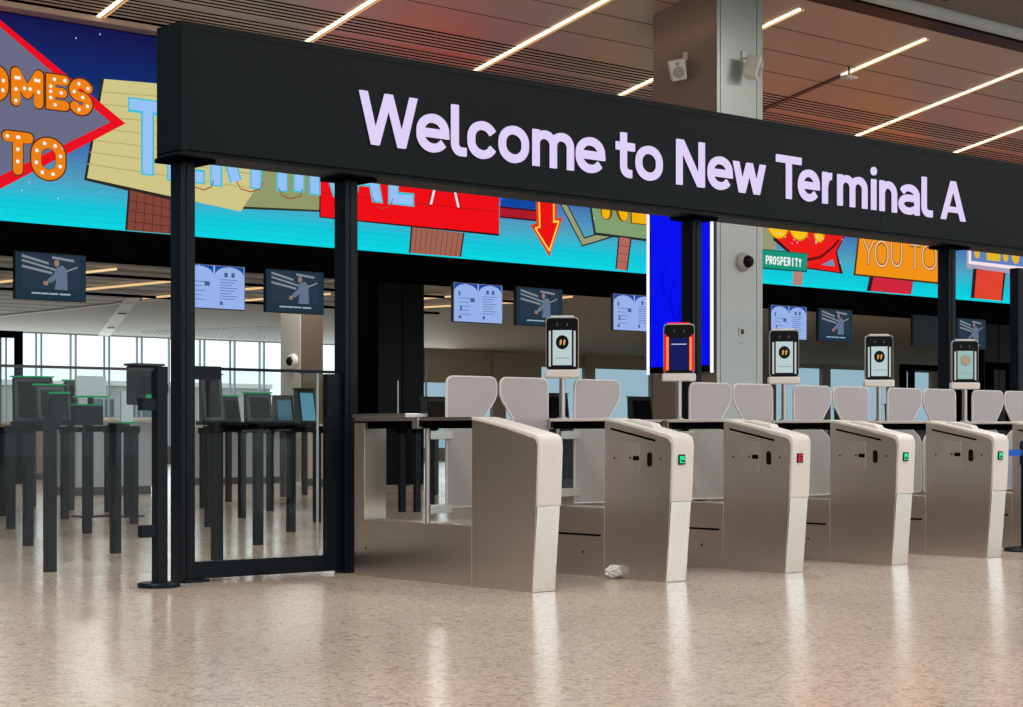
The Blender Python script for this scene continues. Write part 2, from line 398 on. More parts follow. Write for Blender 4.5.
# far window wall
mb = MB(); top = zk(55)
mb.box(-14,100,55,55.3,0,.5)
mb.box(42.5,49,54.98,55.3,3.05,top+.3); mb.box(49,62,54.98,55.3,3.8,top+.3)
mb.box(62,100,54.98,55.3,4.15,top+.3); mb.box(-14,20,54.9,55.3,.4,top+.3)
struct(mb.build('wall_back','backdark'))
mb = MB()
for k in range(-4,14):
    u = 26.75+1.235*k
    mb.box(u-.015,u+.015,54.9,55.0,.5,top); mb.box(u+.17,u+.20,54.9,55.0,.5,top)
mb.box(20,42.5,54.9,55.05,.5,.62)
struct(mb.build('window_2','mull'))
mb = MB()
for k in range(13):
    u = 43+random.uniform(2.5,5)*1.0+k*4.2; mb.box(u,u+random.uniform(.5,1.6),54.85,55.05,.5,4.3)
struct(mb.build('window_3','backdark'))
struct(B(20,42.5,55.06,55.08,.5,top).build('window_4','glass'))
struct(B(42.5,100,55.06,55.08,.5,top).build('window_5','tint'))  # dimmer sky in the right windows is put into the glass tint

# ------------------------------------------------------------------ outside
def building(x0, x1, v, h, label, mat_='bldg'):
    a, b = U(x0,v), U(x1,v)
    r = empty('distant_building', ((a+b)/2,v,0), label, 'building', 'buildings outside the far windows')
    w = (b-a)/2
    B(-w,w,0,8,0,h).build('wall',mat_,r); B(-w-.1,w+.1,-.1,8.1,h,h+.25).build('parapet','white',r)
    for i in range(int(2*w/2.4)):
        B(-w+.5+i*2.4,-w+1.9+i*2.4,-.04,.02,h-1.6,h-.7).build('window','tint',r)
building(-40, 75, 78, 3.3, 'low pale building seen low through the leftmost far windows')
building(80, 270, 84, 3.55, 'long low grey building seen through the middle far windows')
struct(B(-40,160,60,140,-.6,-.5).build('ground','bldg'))

# ================================================================== VIDEO WALL
VW = 20.0
vw = empty('video_wall', (15,VW,3.53), 'long LED video wall showing roadside billboards on a blue sky, above the black fascia', 'video screen')
def VB(): return MB()
def off(o): o.location = (-15,-VW,-3.53); return o
o = off(MB().box(2,40,VW,VW+.1,3.53,5.985).build('sky_panel','sky',vw))
PM = {}
def colm(r,g,b,s=1.0):
    k = 'px_%d_%d_%d'%(r,g,b)
    if k not in M: M[k] = glow('picture colour %d %d %d'%(r,g,b), r,g,b,s)
    return k
mats_pic = []; pic = MB(); layer = [0]
def pcol(r,g,b):
    k = colm(r,g,b)
    if k not in mats_pic: mats_pic.append(k)
    pic.use(mats_pic.index(k))
def pp(x, y): return (U(x,VW), min(5.983, max(3.535, Zp(x,y,VW))))
def nxt(): layer[0] += 1; return VW-.001-.0002*layer[0]
def ppoly(pts, col, y=None):
    y = nxt() if y is None else y; pcol(*col); P = [pp(*p) for p in pts]
    if len(P) > 4:   # fan-safe for the simple outlines used here
        pic.prism(P,'y',y,y+.0001)
    else: pic.prism(P,'y',y,y+.0001)
def pstroke(pts, t, col, rnd=False):
    y = nxt(); pcol(*col); ribbon(pic, [pp(*p) for p in pts], t, y, y+.0001, rnd)
def pglyph(ch, x0, x1, yt, yb, t, col, rnd=False):
    y = nxt(); pcol(*col); xc = (x0+x1)/2
    return glyph(pic, ch, U(x0,VW), U(x1,VW), Zp(xc,yb,VW), Zp(xc,yt,VW), t, y, y+.0001, rnd)
# billboards
ppoly([(101,79),(84,180),(190,206),(190,90)], (40,36,30))
ppoly([(252,90),(326,94),(321,212),(243,209)], (40,50,40)); ppoly([(250,90),(324,92),(319,210),(243,206.5)], (142,152,104))
ppoly([(104,79),(270,93),(255,189.4),(240.6,211.6),(87,178)], (206,196,134))
for k in range(7): pstroke([(101-k*2.3,92+k*12),(262-k*2.0,104+k*14)], .012, (176,166,110))
def bricks(x0t,x1t,yt0,yt1,x0b,x1b,yb0,yb1,col,dark=(48,26,24),n=6,m=4):
    ppoly([(x0t,yt0),(x1t,yt1),(x1b,yb1),(x0b,yb0)], col)
    for i in range(n+1):
        f = i/n; pstroke([(x0t+(x1t-x0t)*f,yt0+(yt1-yt0)*f),(x0b+(x1b-x0b)*f,yb0+(yb1-yb0)*f)],   .03 if i in (0,n) else .007, dark)
    for j in range(1,m):
        f = j/m; pstroke([(x0t+(x0b-x0t)*f,yt0+(yb0-yt0)*f),(x1t+(x1b-x1t)*f,yt1+(yb1-yt1)*f)], .007, dark)
bricks(129,178,190,202,126,178,231,236,(128,66,54))
# diamond sign
ppoly([(-230,120),(-60,-45),(-12,3),(125.3,123.5),(0,189),(-60,221)], (232,8,30))
ppoly([(-215,120),(-60,-20),(0,27),(110,122.3),(0,176),(-60,205)], (104,106,134))
# marquee letters with bulbs
def marquee(ch, x0, x1, yt, yb, t, nb=1):
    pglyph(ch,x0-1.5,x1+1.5,yt-1.5,yb+1.5,t*1.2,(92,46,20),True)
    st = pglyph(ch,x0,x1,yt,yb,t,(236,128,18),True)
    y = nxt(); pcol(255,248,236)
    for pts in st:
        L = 0; last = None; step = t*1.15; acc = step
        for a, b in zip(pts[:-1], pts[1:]):
            d = math.hypot(b[0]-a[0], b[1]-a[1]); s = 0
            while acc + (d-s) >= step:
                s += step-acc; acc = 0
                p = (a[0]+(b[0]-a[0])*s/d, a[1]+(b[1]-a[1])*s/d)
                pic.prism([(p[0]+t*.19*math.cos(q*PI/5), p[1]+t*.19*math.sin(q*PI/5)) for q in range(10)],'y',y,y+.0001)
            acc += d-s
for a in (('O',-22,8,64,101),('M',11,43,69,107),('E',46,69,75,110),('S',69,92,79,115)): marquee(*a,.118)
for a in (('T',2,33,132,175),('O',31,65,138,180)): marquee(*a,.125)
# neon word on the cream and red billboards
ppoly([(319,86),(498.5,110),(498.7,236),(319,217.6)], (40,8,10)); ppoly([(321,88),(498.8,112),(498.7,234),(320,216.6)], (238,6,18))
for k in range(1,6): pstroke([(321,88+k*21),(498.7,112+k*20)], .012, (196,6,16))
for a in (('T',129,165,101,174),('E',168,203,104,181),('R',211,240,110,186),('M',251,286,113,189),('I',292,305,120,191),('N',310,343,120,195),('A',346,381,126,200),('L',389,412,130,204)):
    pglyph(a[0],a[1]-1.5,a[2]+1.5,a[3]-1.5,a[4]+1.5,.185,(60,190,212)); pglyph(*a,.135,(150,192,246))
for a in ((190,203,213,184),(236,250,262,186),(278,290,302,193),(372,381,392,203)): pstroke([(a[0],a[3]-5),(a[0]+4,a[3]+3),(a[1],a[3]+6),(a[2]-2,a[3]+3),(a[2],a[3]-4)],.014,(150,70,50))
pglyph('A',427,461,143,208,.075,(170,20,20)); pglyph('A',429,459,146,206,.04,(255,226,236))
bricks(411,463,227,233,409,459.6,253,257,(160,98,80),(60,36,34),10,1)
# blue box, red bar, arrow
ppoly([(500,175),(536,180),(535,212),(500,209)], (4,70,160)); pstroke([(499,212),(538,216)], .17,(60,10,30)); pstroke([(499,212),(538,216)], .12,(170,20,36))
ppoly([(499,178),(502,178),(502,200),(499,200)], (0,110,230))
A1 = [(533.8,150),(555.5,153),(555,217),(561.4,217.5),(548.5,256),(530.3,225),(536.4,226)]
y = nxt(); pcol(226,60,20)
def tri(mats, *ps): pic.prism([pp(*p) for p in ps],'y',y,y+.0001)
tri(0,(534.5,150),(556.5,153),(556,220),(535.5,227)); tri(0,(529.5,225),(562,217),(548.5,257))
y = nxt(); pcol(236,10,10); tri(0,(537,150),(553.5,153),(553,221),(538.5,227)); tri(0,(533,227),(558.5,220.5),(548.6,251))
pstroke([(536.5,150),(539,227),(534.5,228.5),(548.6,251),(558,221.5),(553,222),(552.5,153)], .028,(255,214,80))
pstroke([(551,185),(561,200.5),(582.5,242),(612,233)], .13,(40,48,50)); pstroke([(551,185),(561,200.5),(582.5,242),(612,233)], .085,(150,156,116))
# green billboard
ppoly([(585,170),(588,203),(593,235),(650,242),(720,251),(720,185)], (34,44,40)); ppoly([(587,170),(590,203),(595,232.5),(650,239.5),(720,248),(720,185)], (126,158,112))
for a in (('N',601,627,158,220),('E',631,653,163,224)):
    pglyph(a[0],a[1]-1.5,a[2]+1,a[3],a[4]+1,.26,(120,76,10),True); pglyph(*a,.17,(240,176,10),True)
bricks(618,630,237,239,615,626,269,271,(176,104,92),(60,30,30),1,4)
# right of the column
ppoly([(745,100),(860,118),(856,205),(745,190)],(196,60,24)); ppoly([(862,128),(936,140),(938,236),(858,228)],(226,110,20)); ppoly([(970,150),(1060,160),(1060,245),(966,236)],(190,50,30))
ppoly([(745,215),(777,219),(775,252),(745,247)], (150,150,116))
ppoly([(771,200),(852,205),(846,232),(836,252),(842,274),(806,269),(772,240)], (60,8,10))
ppoly([(772,200),(851,205),(845,232),(834.5,252),(838.8,272.5),(806,267.5),(774,237)], (236,22,20))
ppoly([(820,265),(832,259),(834,266.5)], (110,140,176))
pstroke([(806,260),(820,257),(832,247),(838,240)], .05,(110,10,14))
for a in (('U',766,788,205,239),('U',788,808,208,241),('I',813,823,208,243)):
    pglyph(*a,.30,(214,140,10),True); pglyph(a[0],a[1]+1,a[2]-1,a[3]+1,a[4]-1.5,.2,(250,196,20),True)
for i in range(26):
    x = random.uniform(766,850); yy = random.uniform(222,243); 
    ppoly([(x,yy),(x+random.uniform(1,3),yy+.6),(x+1,yy+random.uniform(1,2.6))], random.choice([(236,240,250),(120,190,236),(200,220,240)]))
ppoly([(760,249),(806.5,253.5),(805.5,272.5),(760,269)], (10,90,80)); ppoly([(760,250),(806,254.5),(805,271),(760,267.5)], (16,146,120))
for i, ch in enumerate('PROSPERITY'):
    x0 = 764.4+i*3.62; yo = i*.33; pglyph(ch,x0,x0+3.2,255.6+yo,264.3+yo,.027,(240,248,244))
ppoly([(792,271.5),(802,272.5),(800.5,285.5),(791,285)], (176,130,116)); 
ppoly([(857,232),(939,240),(939,284.5),(852,275.5)], (70,40,10)); ppoly([(858.5,233),(939,241),(938,282.5),(854,274)], (240,146,16))
for a in (('Y',861,873.5,238.5,265),('O',873,887.5,240,268),('U',889,901,241.5,268),('T',908,919,243.5,270),('O',920,935.5,244,271)):
    pglyph(*a,.075,(150,96,40)); pglyph(a[0],a[1]+.5,a[2]-.5,a[3]+.5,a[4]-.7,.035,(236,190,150))
ppoly([(868,276.5),(911.5,281.5),(909.5,294.7),(865,291)], (60,14,24)); ppoly([(872,277),(911,281.5),(909,294.7),(869,291)], (206,34,58))
ppoly([(965,238),(1060,248),(1060,280),(965,268.5)], (168,158,178)); ppoly([(967,238),(1060,248),(1060,275),(967,264)], (246,226,232)); ppoly([(969.5,239),(1060,249),(1060,271.5),(969.5,261)], (96,128,190))
for a in (('I',971,980,232,258.5),('E',985,999,236,261),('I',1001,1007,238,262),('O',1010,1018,240,264)): pglyph(*a,.17,(226,180,40),True)
ppoly([(971.5,268.5),(1004,273),(1001,301),(969,298)], (50,20,24)); ppoly([(975,269.5),(1002,272.5),(999.5,301),(972.5,298)], (222,66,44))
for (x,yy) in ((98,34),(74,38),(60,148),(27,182),(592,218),(497,188),(56,198),(838,262),(20,190)):
    ppoly([(x,yy),(x+1.3,yy+.2),(x+1.2,yy+1.4),(x-.1,yy+1.3)], (190,214,240))
off(pic.build('billboard_picture', mats_pic, vw))

# ================================================================== SIGN GANTRY
SV = 10.45
sz0, sz1 = 2.885, 3.745
sg = empty('welcome_sign', (6.14,SV,0), 'long black overhead sign on black posts with lit white words Welcome to New Terminal A', 'sign')
su = lambda x: x-6.14
def sgo(o): o.location = (-6.14,-SV,0); return o
sgo(B(6.145,21,SV,SV+.31,sz0+.01,sz1-.03).build('sign_body','signblk',sg,bevel=.004))
mb = B(6.12,21.02,SV-.004,SV+.32,sz1-.045,sz1); mb.box(6.12,6.15,SV-.003,SV+.32,sz0,sz1-.045); mb.box(6.12,21.02,SV+.02,SV+.32,sz0-.02,sz0+.01)
sgo(mb.build('sign_rim','signblk',sg))
for x in (9.9,13.55,17.2): sgo(B(x,x+.004,SV-.002,SV,sz0+.01,sz1-.05).build('panel_joint','black',sg))
txt = [('W',358.5,416),('e',416,447.5),('l',450.5,465),('c',467,495.7),('o',498,527.3),('m',531.8,572.3),('e',575.3,603.4),('t',616.5,633.3),('o',635,661),
       ('N',675.6,703.2),('e',707,731),('w',732.3,764.2),('T',775.4,799.9),('e',797.5,818),('r',821.6,834),('m',836.6,865.8),('i',868.8,876.4),('n',878.8,895.4),('a',898,918),('l',921,931),('A',940,964)]
for ch, a, b in txt:
    mb = MB(); glyph(mb, ch, U(a,SV), U(b,SV), 3.085, 3.462, .064, SV-.022, SV-.002)
    o = sgo(mb.build('letter','letter',sg))
    mb = MB(); glyph(mb, ch, U(a,SV)-.006, U(b,SV)+.006, 3.079, 3.468, .074, SV-.004, SV-.0005)
    q = sgo(mb.build('letter_return','black',sg))
posts_u = [6.285, 7.64, 11.27, 14.93, 18.6]
for u in posts_u:
    mb = B(u-.055,u+.055,SV+.19,SV+.33,0,sz0-.02); mb.box(u-.015,u+.02,SV+.182,SV+.19,.02,sz0-.06)
    p = sgo(mb.build('post','black',sg,bevel=.004))
    sgo(B(u-.16,u+.16,SV+.1,SV+.36,sz0-.045,sz0-.015).build('post_cap','matte',sg))

# glass swing door between the first two posts
gd = empty('glass_door', (6.30,SV+.26,0), 'glass panel door with black bottom rail between the two leftmost sign posts', 'door')
w = 7.585-6.30
B(0,w,-.03,.03,.02,.135).build('bottom_rail','black',gd,bevel=.003)
B(w-.13,w,-.03,.03,.135,1.44).build('stile','black',gd,bevel=.003)
B(0,w,-.012,.012,1.445,1.465).build('top_rail','black',gd)
B(0,w-.13,-.006,.006,.135,1.445).build('pane','glass',gd)
B(w-.2,w-.192,-.008,.008,.135,1.445).build('pane_joint','mull',gd)
B(0,.26,-.05,.05,1.38,1.47).build('hinge_box','black',gd,bevel=.004)
B(-.05,.14,-.09,.07,.0,.02).build('floor_pivot','black',gd)

# glass barrier on the left with its black post
a0 = U(-40,10.5)
gb = empty('glass_barrier', (5.97,10.48,0), 'clear glass barrier panel clamped to a black post with foot plate at left', 'barrier')
B(-.032,.045,-.04,.04,.03,1.45).build('post','black',gb,bevel=.004)
MB().lathe((0,0,0),[(.14,0),(.14,.02),(.13,.032),(.05,.034)],28).build('foot_plate','black',gb,smooth=True)
B(a0-5.97,-.06,-.006,.006,.09,1.43).build('pane','glass',gb)
B(a0-5.97,-.04,-.01,.01,1.42,1.437).build('top_edge','dgrey',gb)
for z in (.33,1.16): B(-.14,-.03,-.03,.03,z,z+.08).build('clamp','black',gb,bevel=.003)
# reader unit fixed to the back of the post
rd = empty('reader_unit', (6.06,10.62,1.2), 'boxy black scanner with a small green lit screen behind the left glass barrier', 'scanner')
B(-.19,.02,0,.12,0,.26).build('housing','navy',rd,bevel=.01); B(-.15,.0,-.006,0,.07,.19).build('screen','lens',rd)
B(-.11,-.06,-.008,-.005,.045,.07).build('indicator',['greendk'],rd); B(-.20,.03,-.01,.13,.26,.275).build('hood','dgrey',rd)
B(.02,.08,.03,.09,.08,.14).build('arm','black',rd)

# ================================================================== GATES
GV = 8.55
gate_u = [7.736,8.944,10.17,11.41,12.66,13.915,15.17]
gate_u = [g-.195 for g in gate_u]
W_ = .195
PROF_T = [(-.058,.55),(-.075,.93),(-.070,.965),(-.055,.99),(-.03,1.004),(.28,1.068),(.5,1.108),(.56,1.117),(.60,1.12)]
def zt(y):
    for (a,b),(c,d) in zip(PROF_T[4:],PROF_T[5:]):
        if a <= y <= c: return b+(d-b)*(y-a)/(c-a)
    return 1.0
def make_gate(first=False):
    r = empty('boarding_gate', (0,0,0), '', 'gate')
    T = .022
    inner = [(0,0),(-.036,.55),(-.052,.93),(-.047,.95),(-.036,.968),(-.02,.98),(.28,1.046),(.5,1.086),(.60,1.098),(.60,0)]
    MB().prism(inner,'x',0,W_).build('pedestal','steel',r,bevel=.003)
    # pale shell over front and top
    outer = PROF_T; inn = [(.60,1.098),(.5,1.086),(.28,1.046),(-.02,.98),(-.036,.968),(-.047,.95),(-.052,.93),(-.036,.55)]
    MB().prism(outer+inn,'x',-.003,W_+.003).build('shell','cap',r,bevel=.006)
    MB().prism([(-.003,.004),(-.05,.548),(-.034,.548),(.01,.004)],'x',.002,W_-.002).build('kick_plate','steelbr',r,bevel=.002)
    # rear unit
    hb = .40 if first else .49
    B(0,W_,.602,1.92,0,hb).build('base_box','steel',r,bevel=.003)
    B(0,W_,1.80,1.92,hb,1.085).build('end_post','steel',r,bevel=.003)
    B(0,W_,.602,1.92,1.098,1.12).build('top_rail','cap' if not first else 'rail',r,bevel=.004)
    B(.03,W_-.03,.602,1.80,1.045,1.098).build('light_channel','matte',r)
    B(.094,.102,.62,1.16,hb,1.046).build('glass_pane','glass',r)
    B(.094,.102,1.24,1.80,hb,1.046).build('glass_pane','glass',r)
    # hinge column with clamps for the barrier wing
    h = MB().tube((.0975,1.2,hb),(.0975,1.2,1.10),.018).build('hinge_column','rail',r,smooth=True)
    B(-.012,.06,1.165,1.235,1.045,1.115).build('hinge_head','rail',r,bevel=.006)
    for z in (hb+.06,.97): B(.10,W_+.10,1.165,1.185,z,z+.06).build('wing_clamp','rail',r,bevel=.003)
    if first:
        B(0,.0,.6,.6,0,0)
        MB().tube((-.001,1.78,.2),(-.004,1.78,.2),.008).build('lock','dgrey',r)
    else:
        B(-.002,.02,.64,1.45,.285,.30).build('slot','matte',r)
        MB().tube((-.001,.82,.17),(-.004,.82,.17),.010).build('lock','dgrey',r)
        B(.03,.15,1.26,1.5,hb,hb+.012).build('floor_light','matte',r)
        # groove under the shell
        gp = [(.10,zt(.10)-.062),(.54,zt(.54)-.062),(.54,zt(.54)-.077),(.10,zt(.10)-.077)]
        MB().prism(gp,'x',-.002,.01).build('groove','matte',r)
        B(-.0015,.01,.25,.44,.73,.945).build('sensor_cover','steellight',r,bevel=.001)
        mb = B(-.003,.01,.255,.315,.825,.855); mb.box(-.003,.01,.335,.35,.835,.848); mb.build('card_slot','matte',r)
        mb = MB(); pts = [(.155+.022*math.cos(a*PI/12)*1, .833+(.028 if math.sin(a*PI/12)>0 else -.028)+.022*math.sin(a*PI/12)) for a in range(24)]
        mb.prism(pts,'x',-.004,.01); mb.build('scanner_eye','lens',r)
        for yy in (.50,.05): MB().tube((-.001,yy,.838),(-.004,yy,.838),.008).build('screw','dgrey',r)
        # raised reader on the sloping top
        rp = [(.17,zt(.17)),(.20,zt(.20)+.028),(.40,zt(.40)+.022),(.47,zt(.47))]
        MB().prism(rp,'x',.055,.145).build('document_reader','cap',r,bevel=.006)
    return r
g1 = make_gate(True); g1.location = (gate_u[0],GV,0)
g1['label'] = 'brushed steel boarding gate cabinet at the left end with an open glass rear bay'; g1['group'] = 'row of boarding gates'
# the small steel shelf on the first gate
sh = empty('steel_shelf', (gate_u[0]+.08,GV+1.56,1.12), 'flat steel shelf plate with a thin upright rod on top of the leftmost gate', 'shelf')
B(-.08,.12,-.24,.39,.001,.03).build('plate','rail',sh,bevel=.006)
MB().tube((0,-.05,.03),(0,-.05,.26),.005,8).build('rod','rail',sh)
g2 = make_gate(); g2.location = (gate_u[1],GV,0)
gates = [g1,g2]+[copy_tree(g2) for _ in range(5)]
glabels = [None,'steel boarding gate second from the left, with crumpled paper at its foot',
 'third boarding gate from the left, the only one with a red signal',
 'fourth boarding gate from the left, green signal, right beside the red signal gate',
 'fifth boarding gate from the left, green signal, just left of the blue belt',
 'steel boarding gate cut off by the right edge, behind the blue belt',
 'boarding gate past the right edge, only its rear seen behind the rightmost wings']
for i, g in enumerate(gates):
    g.location = (gate_u[i],GV,0)
    if glabels[i]: g['label'] = glabels[i]; g['group'] = 'row of boarding gates'
    if i:
        d = B(.045,.105,-.081,-.066,.80,.868).build('signal_display','lens',g,bevel=.002)
        k = 'redsig' if i == 2 else 'green'
        m = MB(); m.box(.052,.060,-.0835,-.08,.81,.858); m.box(.06,.095,-.0835,-.08,.85,.858); m.box(.06,.095,-.0835,-.08,.81,.818); m.box(.068,.098,-.0835,-.08,.83,.838)
        if k == 'green': m.box(.062,.092,-.0835,-.08,.838,.85)
        m.build('signal_symbol',k,d)

# barrier wings (frosted)
def wing(u0, u1, flip, label, v=GV+1.2):
    o = bpy.data.objects.new('barrier_wing', None)
    w = u1-u0
    P = [(0,.50),(w-.03,.50)] + [(w-.03+.03*math.sin(a),.53-.03*math.cos(a)) for a in (.5,1.0,1.57)]
    P += [(w,.93),(w-.03,.985),(w-.115,1.04),(w-.13,1.08),(w-.115,1.125),(w-.02,1.245),(w,1.29),(w,1.355)]
    P += [(w-.055+.055*math.cos(a),1.355+.055*math.sin(a)) for a in (.4,.8,1.2,1.57)]
    P += [(.055-.055*math.sin(a),1.355+.055*math.cos(a)) for a in (0,.4,.8,1.2,1.57)]
    if flip: P = [(w-x,z) for x,z in P]
    m = MB(); m.prism(P,'y',-.006,.006)
    q = m.build('barrier_wing','frost',None,bevel=.002,loc=(u0,v,0))
    # light edge trim
    e = MB(); ribbon(e, P+[P[0]], .009, -.008, .008); e.build('edge_trim','frostedge',q)
    tag(q, label, 'gate wing', 'frosted wings closing the gate lanes')
    return q
wl = ['first','second','third','fourth','fifth','sixth']
for i in range(6):
    a = gate_u[i]+W_+.07; b = gate_u[i]+W_+.98
    if i < 6: b = gate_u[i+1]-.002
    mid = (a+b)/2
    wing(a, mid-.018, False, 'frosted grey gate wing, left one of the %s lane from the left' % wl[i])
    if i != 1: wing(mid+.018, b, True, 'frosted grey gate wing, right one of the %s lane from the left' % wl[i])
# lane 2 right wing stands open, turned back along its gate

# face terminals
def terminal(i, kind, label):
    r = empty('face_scan_terminal', (gate_u[i]+.145,GV+1.2,1.12), label, 'scanner', 'face scan terminals on poles', rz=-.76)
    r.scale = (.84,.93,.93)
    MB().tube((0,0,0),(0,0,.32),.027,20).build('pole','rail',r,smooth=True)
    MB().lathe((0,0,0),[(.045,0),(.045,.012),(.03,.016)],20).build('pole_base','rail',r,smooth=True)
    B(-.155,.155,-.05,.06,.32,.385).build('cradle','cap',r,bevel=.012)
    def rr(w,z0,z1,rad):
        P = []
        for cx, cz, a0 in ((w-rad,z1-rad,0),(-w+rad,z1-rad,90),(-w+rad,z0+rad,180),(w-rad,z0+rad,270)):
            P += [(cx+rad*math.cos(math.radians(a0+t)),cz+rad*math.sin(math.radians(a0+t))) for t in (0,30,60,90)]
        return P
    MB().prism(rr(.143,.385,.80,.03),'y',-.028,.035).build('housing','grey',r,bevel=.004)
    f = MB().prism(rr(.137,.388,.79,.026),'y',-.034,-.028).build('front_glass','lens',r)
    B(-.10,.10,-.01,.02,.80,.812).build('top_light','redbar' if kind=='red' else 'white',r)
    m = MB()
    for s in (-1,1):
        m.prism([(s*.038,.755),(s*.050,.74),(s*.038,.722),(s*.045,.74)],'y',-.036,-.034)
    m.build('camera','grey',f)
    if kind == 'red':
        B(-.085,.085,-.036,-.034,.415,.68).build('screen',colm(14,22,92),f)
        B(-.07,.07,-.037,-.036,.625,.632).build('screen_text',colm(190,200,230),f)
        for s in (-1,1):
            B(s*.106-.011,s*.106+.011,-.037,-.034,.41,.69).build('light_bar','orangebar',f); B(s*.126-.008,s*.126+.008,-.036,-.034,.40,.71).build('light_bar','redbar',f)
    else:
        B(-.083,.083,-.036,-.034,.42,.695).build('screen',colm(184,204,206) if kind=='w' else colm(150,186,180),f)
        m = MB().lathe((0,-.036,.60),[(.056,-.001),(.056,.001)],28,'y').build('round_symbol','lens' if kind=='w' else 'grey',f)
        m = MB()
        for s in (-1,1): m.prism([(s*.016-.006,.575),(s*.016+.006,.58),(s*.016+.014,.61),(s*.016+.004,.625),(s*.016-.006,.61)],'y',-.040,-.037)
        m.build('foot_symbol',colm(214,156,80),f)
        B(-.06,.065,-.037,-.036,.472,.479).build('screen_text','grey',f)
        for s in (-1,1): B(s*.108-.009,s*.108+.009,-.037,-.034,.41,.69).build('light_bar',colm(190,192,190),f)
    return r
terminal(1,'w','face scan terminal with white screen on the second gate, above the crumpled paper')
terminal(2,'red','face scan terminal glowing with red and orange light bars, in front of the blue display')
terminal(3,'w','face scan terminal with white screen standing just right of the grey column')
terminal(4,'w','face scan terminal with white screen on the fifth gate, before the brown far wall')
terminal(5,'g','rightmost face scan terminal, in front of the black sign post, greenish screen')

# ================================================================== COLUMN
cu0, cu1, cv0, cv1 = 17.1, 17.98, 15.81, 16.95
col = empty('column', (cu0,cv0,0), 'tall square column with bronze left side and pale grey panelled front, rising behind the sign', 'column')
B(.012,cu1-cu0,.012,cv1-cv0,0,6.95).build('core','dgrey',col)
B(.0,.012,.0,cv1-cv0,0,6.95).build('side_panel','cladbrown',col)
mb = B(.0,.062,-.012,.012,0,6.95); mb.box(.072,.76,-.012,.012,0,6.95); mb.box(.77,cu1-cu0,-.012,.012,0,6.95)
mb.build('front_panel','cladgrey',col,bevel=.002)
B(-.004,cu1-cu0+.02,-.02,.01,0,.12).build('base_trim','dgrey',col)
# lit blue display on the column's left side
bd = empty('blue_display', (cu0-.02,cv0+.02,1.82), 'tall saturated blue lit display with white light lines on the left side of the column', 'screen')
B(-.05,.0,0,1.12,0,2.3).build('frame','matte',bd)
B(-.055,-.05,.03,1.09,.08,2.26).build('screen','blue',bd)
m = MB(); 
for k in range(3):
    pts = [(.35+.15*k+.22*math.cos(a),.7+.25*k+.3*math.sin(a)) for a in [PI*t/10 for t in range(-4,15)]]
    for p,q in zip(pts[:-1],pts[1:]): m.add([(-.057,p[0],p[1]),(-.057,q[0],q[1]),(-.057,q[0]+.015,q[1]),(-.057,p[0]+.015,p[1])],[(0,1,2,3)])
m.build('screen_figure','blue2',bd)
for y in (-.015,1.135): B(-.07,-.045,y-.018,y+.018,-.02,2.3).build('light_line','whitebar',bd)
def speaker(loc, rz, label, dirn):
    r = empty('wall_speaker', loc, label, 'speaker', 'white loudspeakers on the column')
    h = bpy.data.objects.new('housing_pivot', None)
    m = MB(); m.prism([(-.10,-.14),(.10,-.14),(.115,.13),(-.115,.13)],'y',-.09,.09)
    b = m.build('housing','white',r,bevel=.02); b.rotation_euler = (.25,.18*dirn,rz)
    MB().lathe((0,-.092,-.035),[(.075,-.004),(.075,.0),(.06,.002)],24,'y').build('woofer','grey',b)
    MB().lathe((0,-.092,.075),[(.028,-.004),(.028,.002)],18,'y').build('tweeter','grey',b)
    return r
zs = Zp(679,70,15.8)
def on_side(x,y):   # point on the column's left side
    a,b_ = uv_dir(x); D = cu0/a; return (cu0, b_*D, 1+(HY-y)*D/F)
def on_front(x,y): return (U(x,cv0), cv0, Zp(x,y,cv0))
p = on_side(686,71); s1 = speaker((p[0]-.16,p[1],p[2]), -.75, 'white loudspeaker with round grille on the bronze side of the column', -1)
MB().tube((.0,0,.1),(.155,0,.16),.012).build('bracket','white',s1); B(.13,.157,-.03,.03,.14,.24).build('mount_plate','white',s1)
p = on_front(742,70); s2 = speaker((p[0],p[1]-.2,p[2]), .55, 'white loudspeaker turned sideways on the pale front face of the column', 1)
MB().tube((.0,0,.1),(.0,.19,.16),.012).build('bracket','white',s2); B(-.03,.03,.165,.187,.14,.24).build('mount_plate','white',s2)
p = on_front(742,262)
dc = empty('dome_camera', (p[0],p[1]-.012,p[2]), 'round dome security camera with black lens on the grey column front below the sign', 'camera')
MB().lathe((0,0,0),[(.125,0),(.125,-.03),(.11,-.06),(.09,-.075)],28,'y').build('mount','grey',dc,smooth=True)
MB().lathe((.01,-.07,0),[(.082,0),(.08,-.03),(.065,-.06),(.04,-.078),(.012,-.086)],28,'y').build('dome','lens',dc,smooth=True)
p = on_front(741,332)
wp = empty('wall_switch', (p[0],p[1]-.013,p[2]), 'small square steel switch plate on the grey column front', 'switch')
B(-.06,.06,-.01,0,-.06,.06).build('plate','rail',wp,bevel=.002)
B(-.03,.03,-.014,-.01,-.03,.035).build('button','dgrey',wp)
B(-.05,.05,-.003,0,-.155,-.135).build('caption_plate','grey',wp)

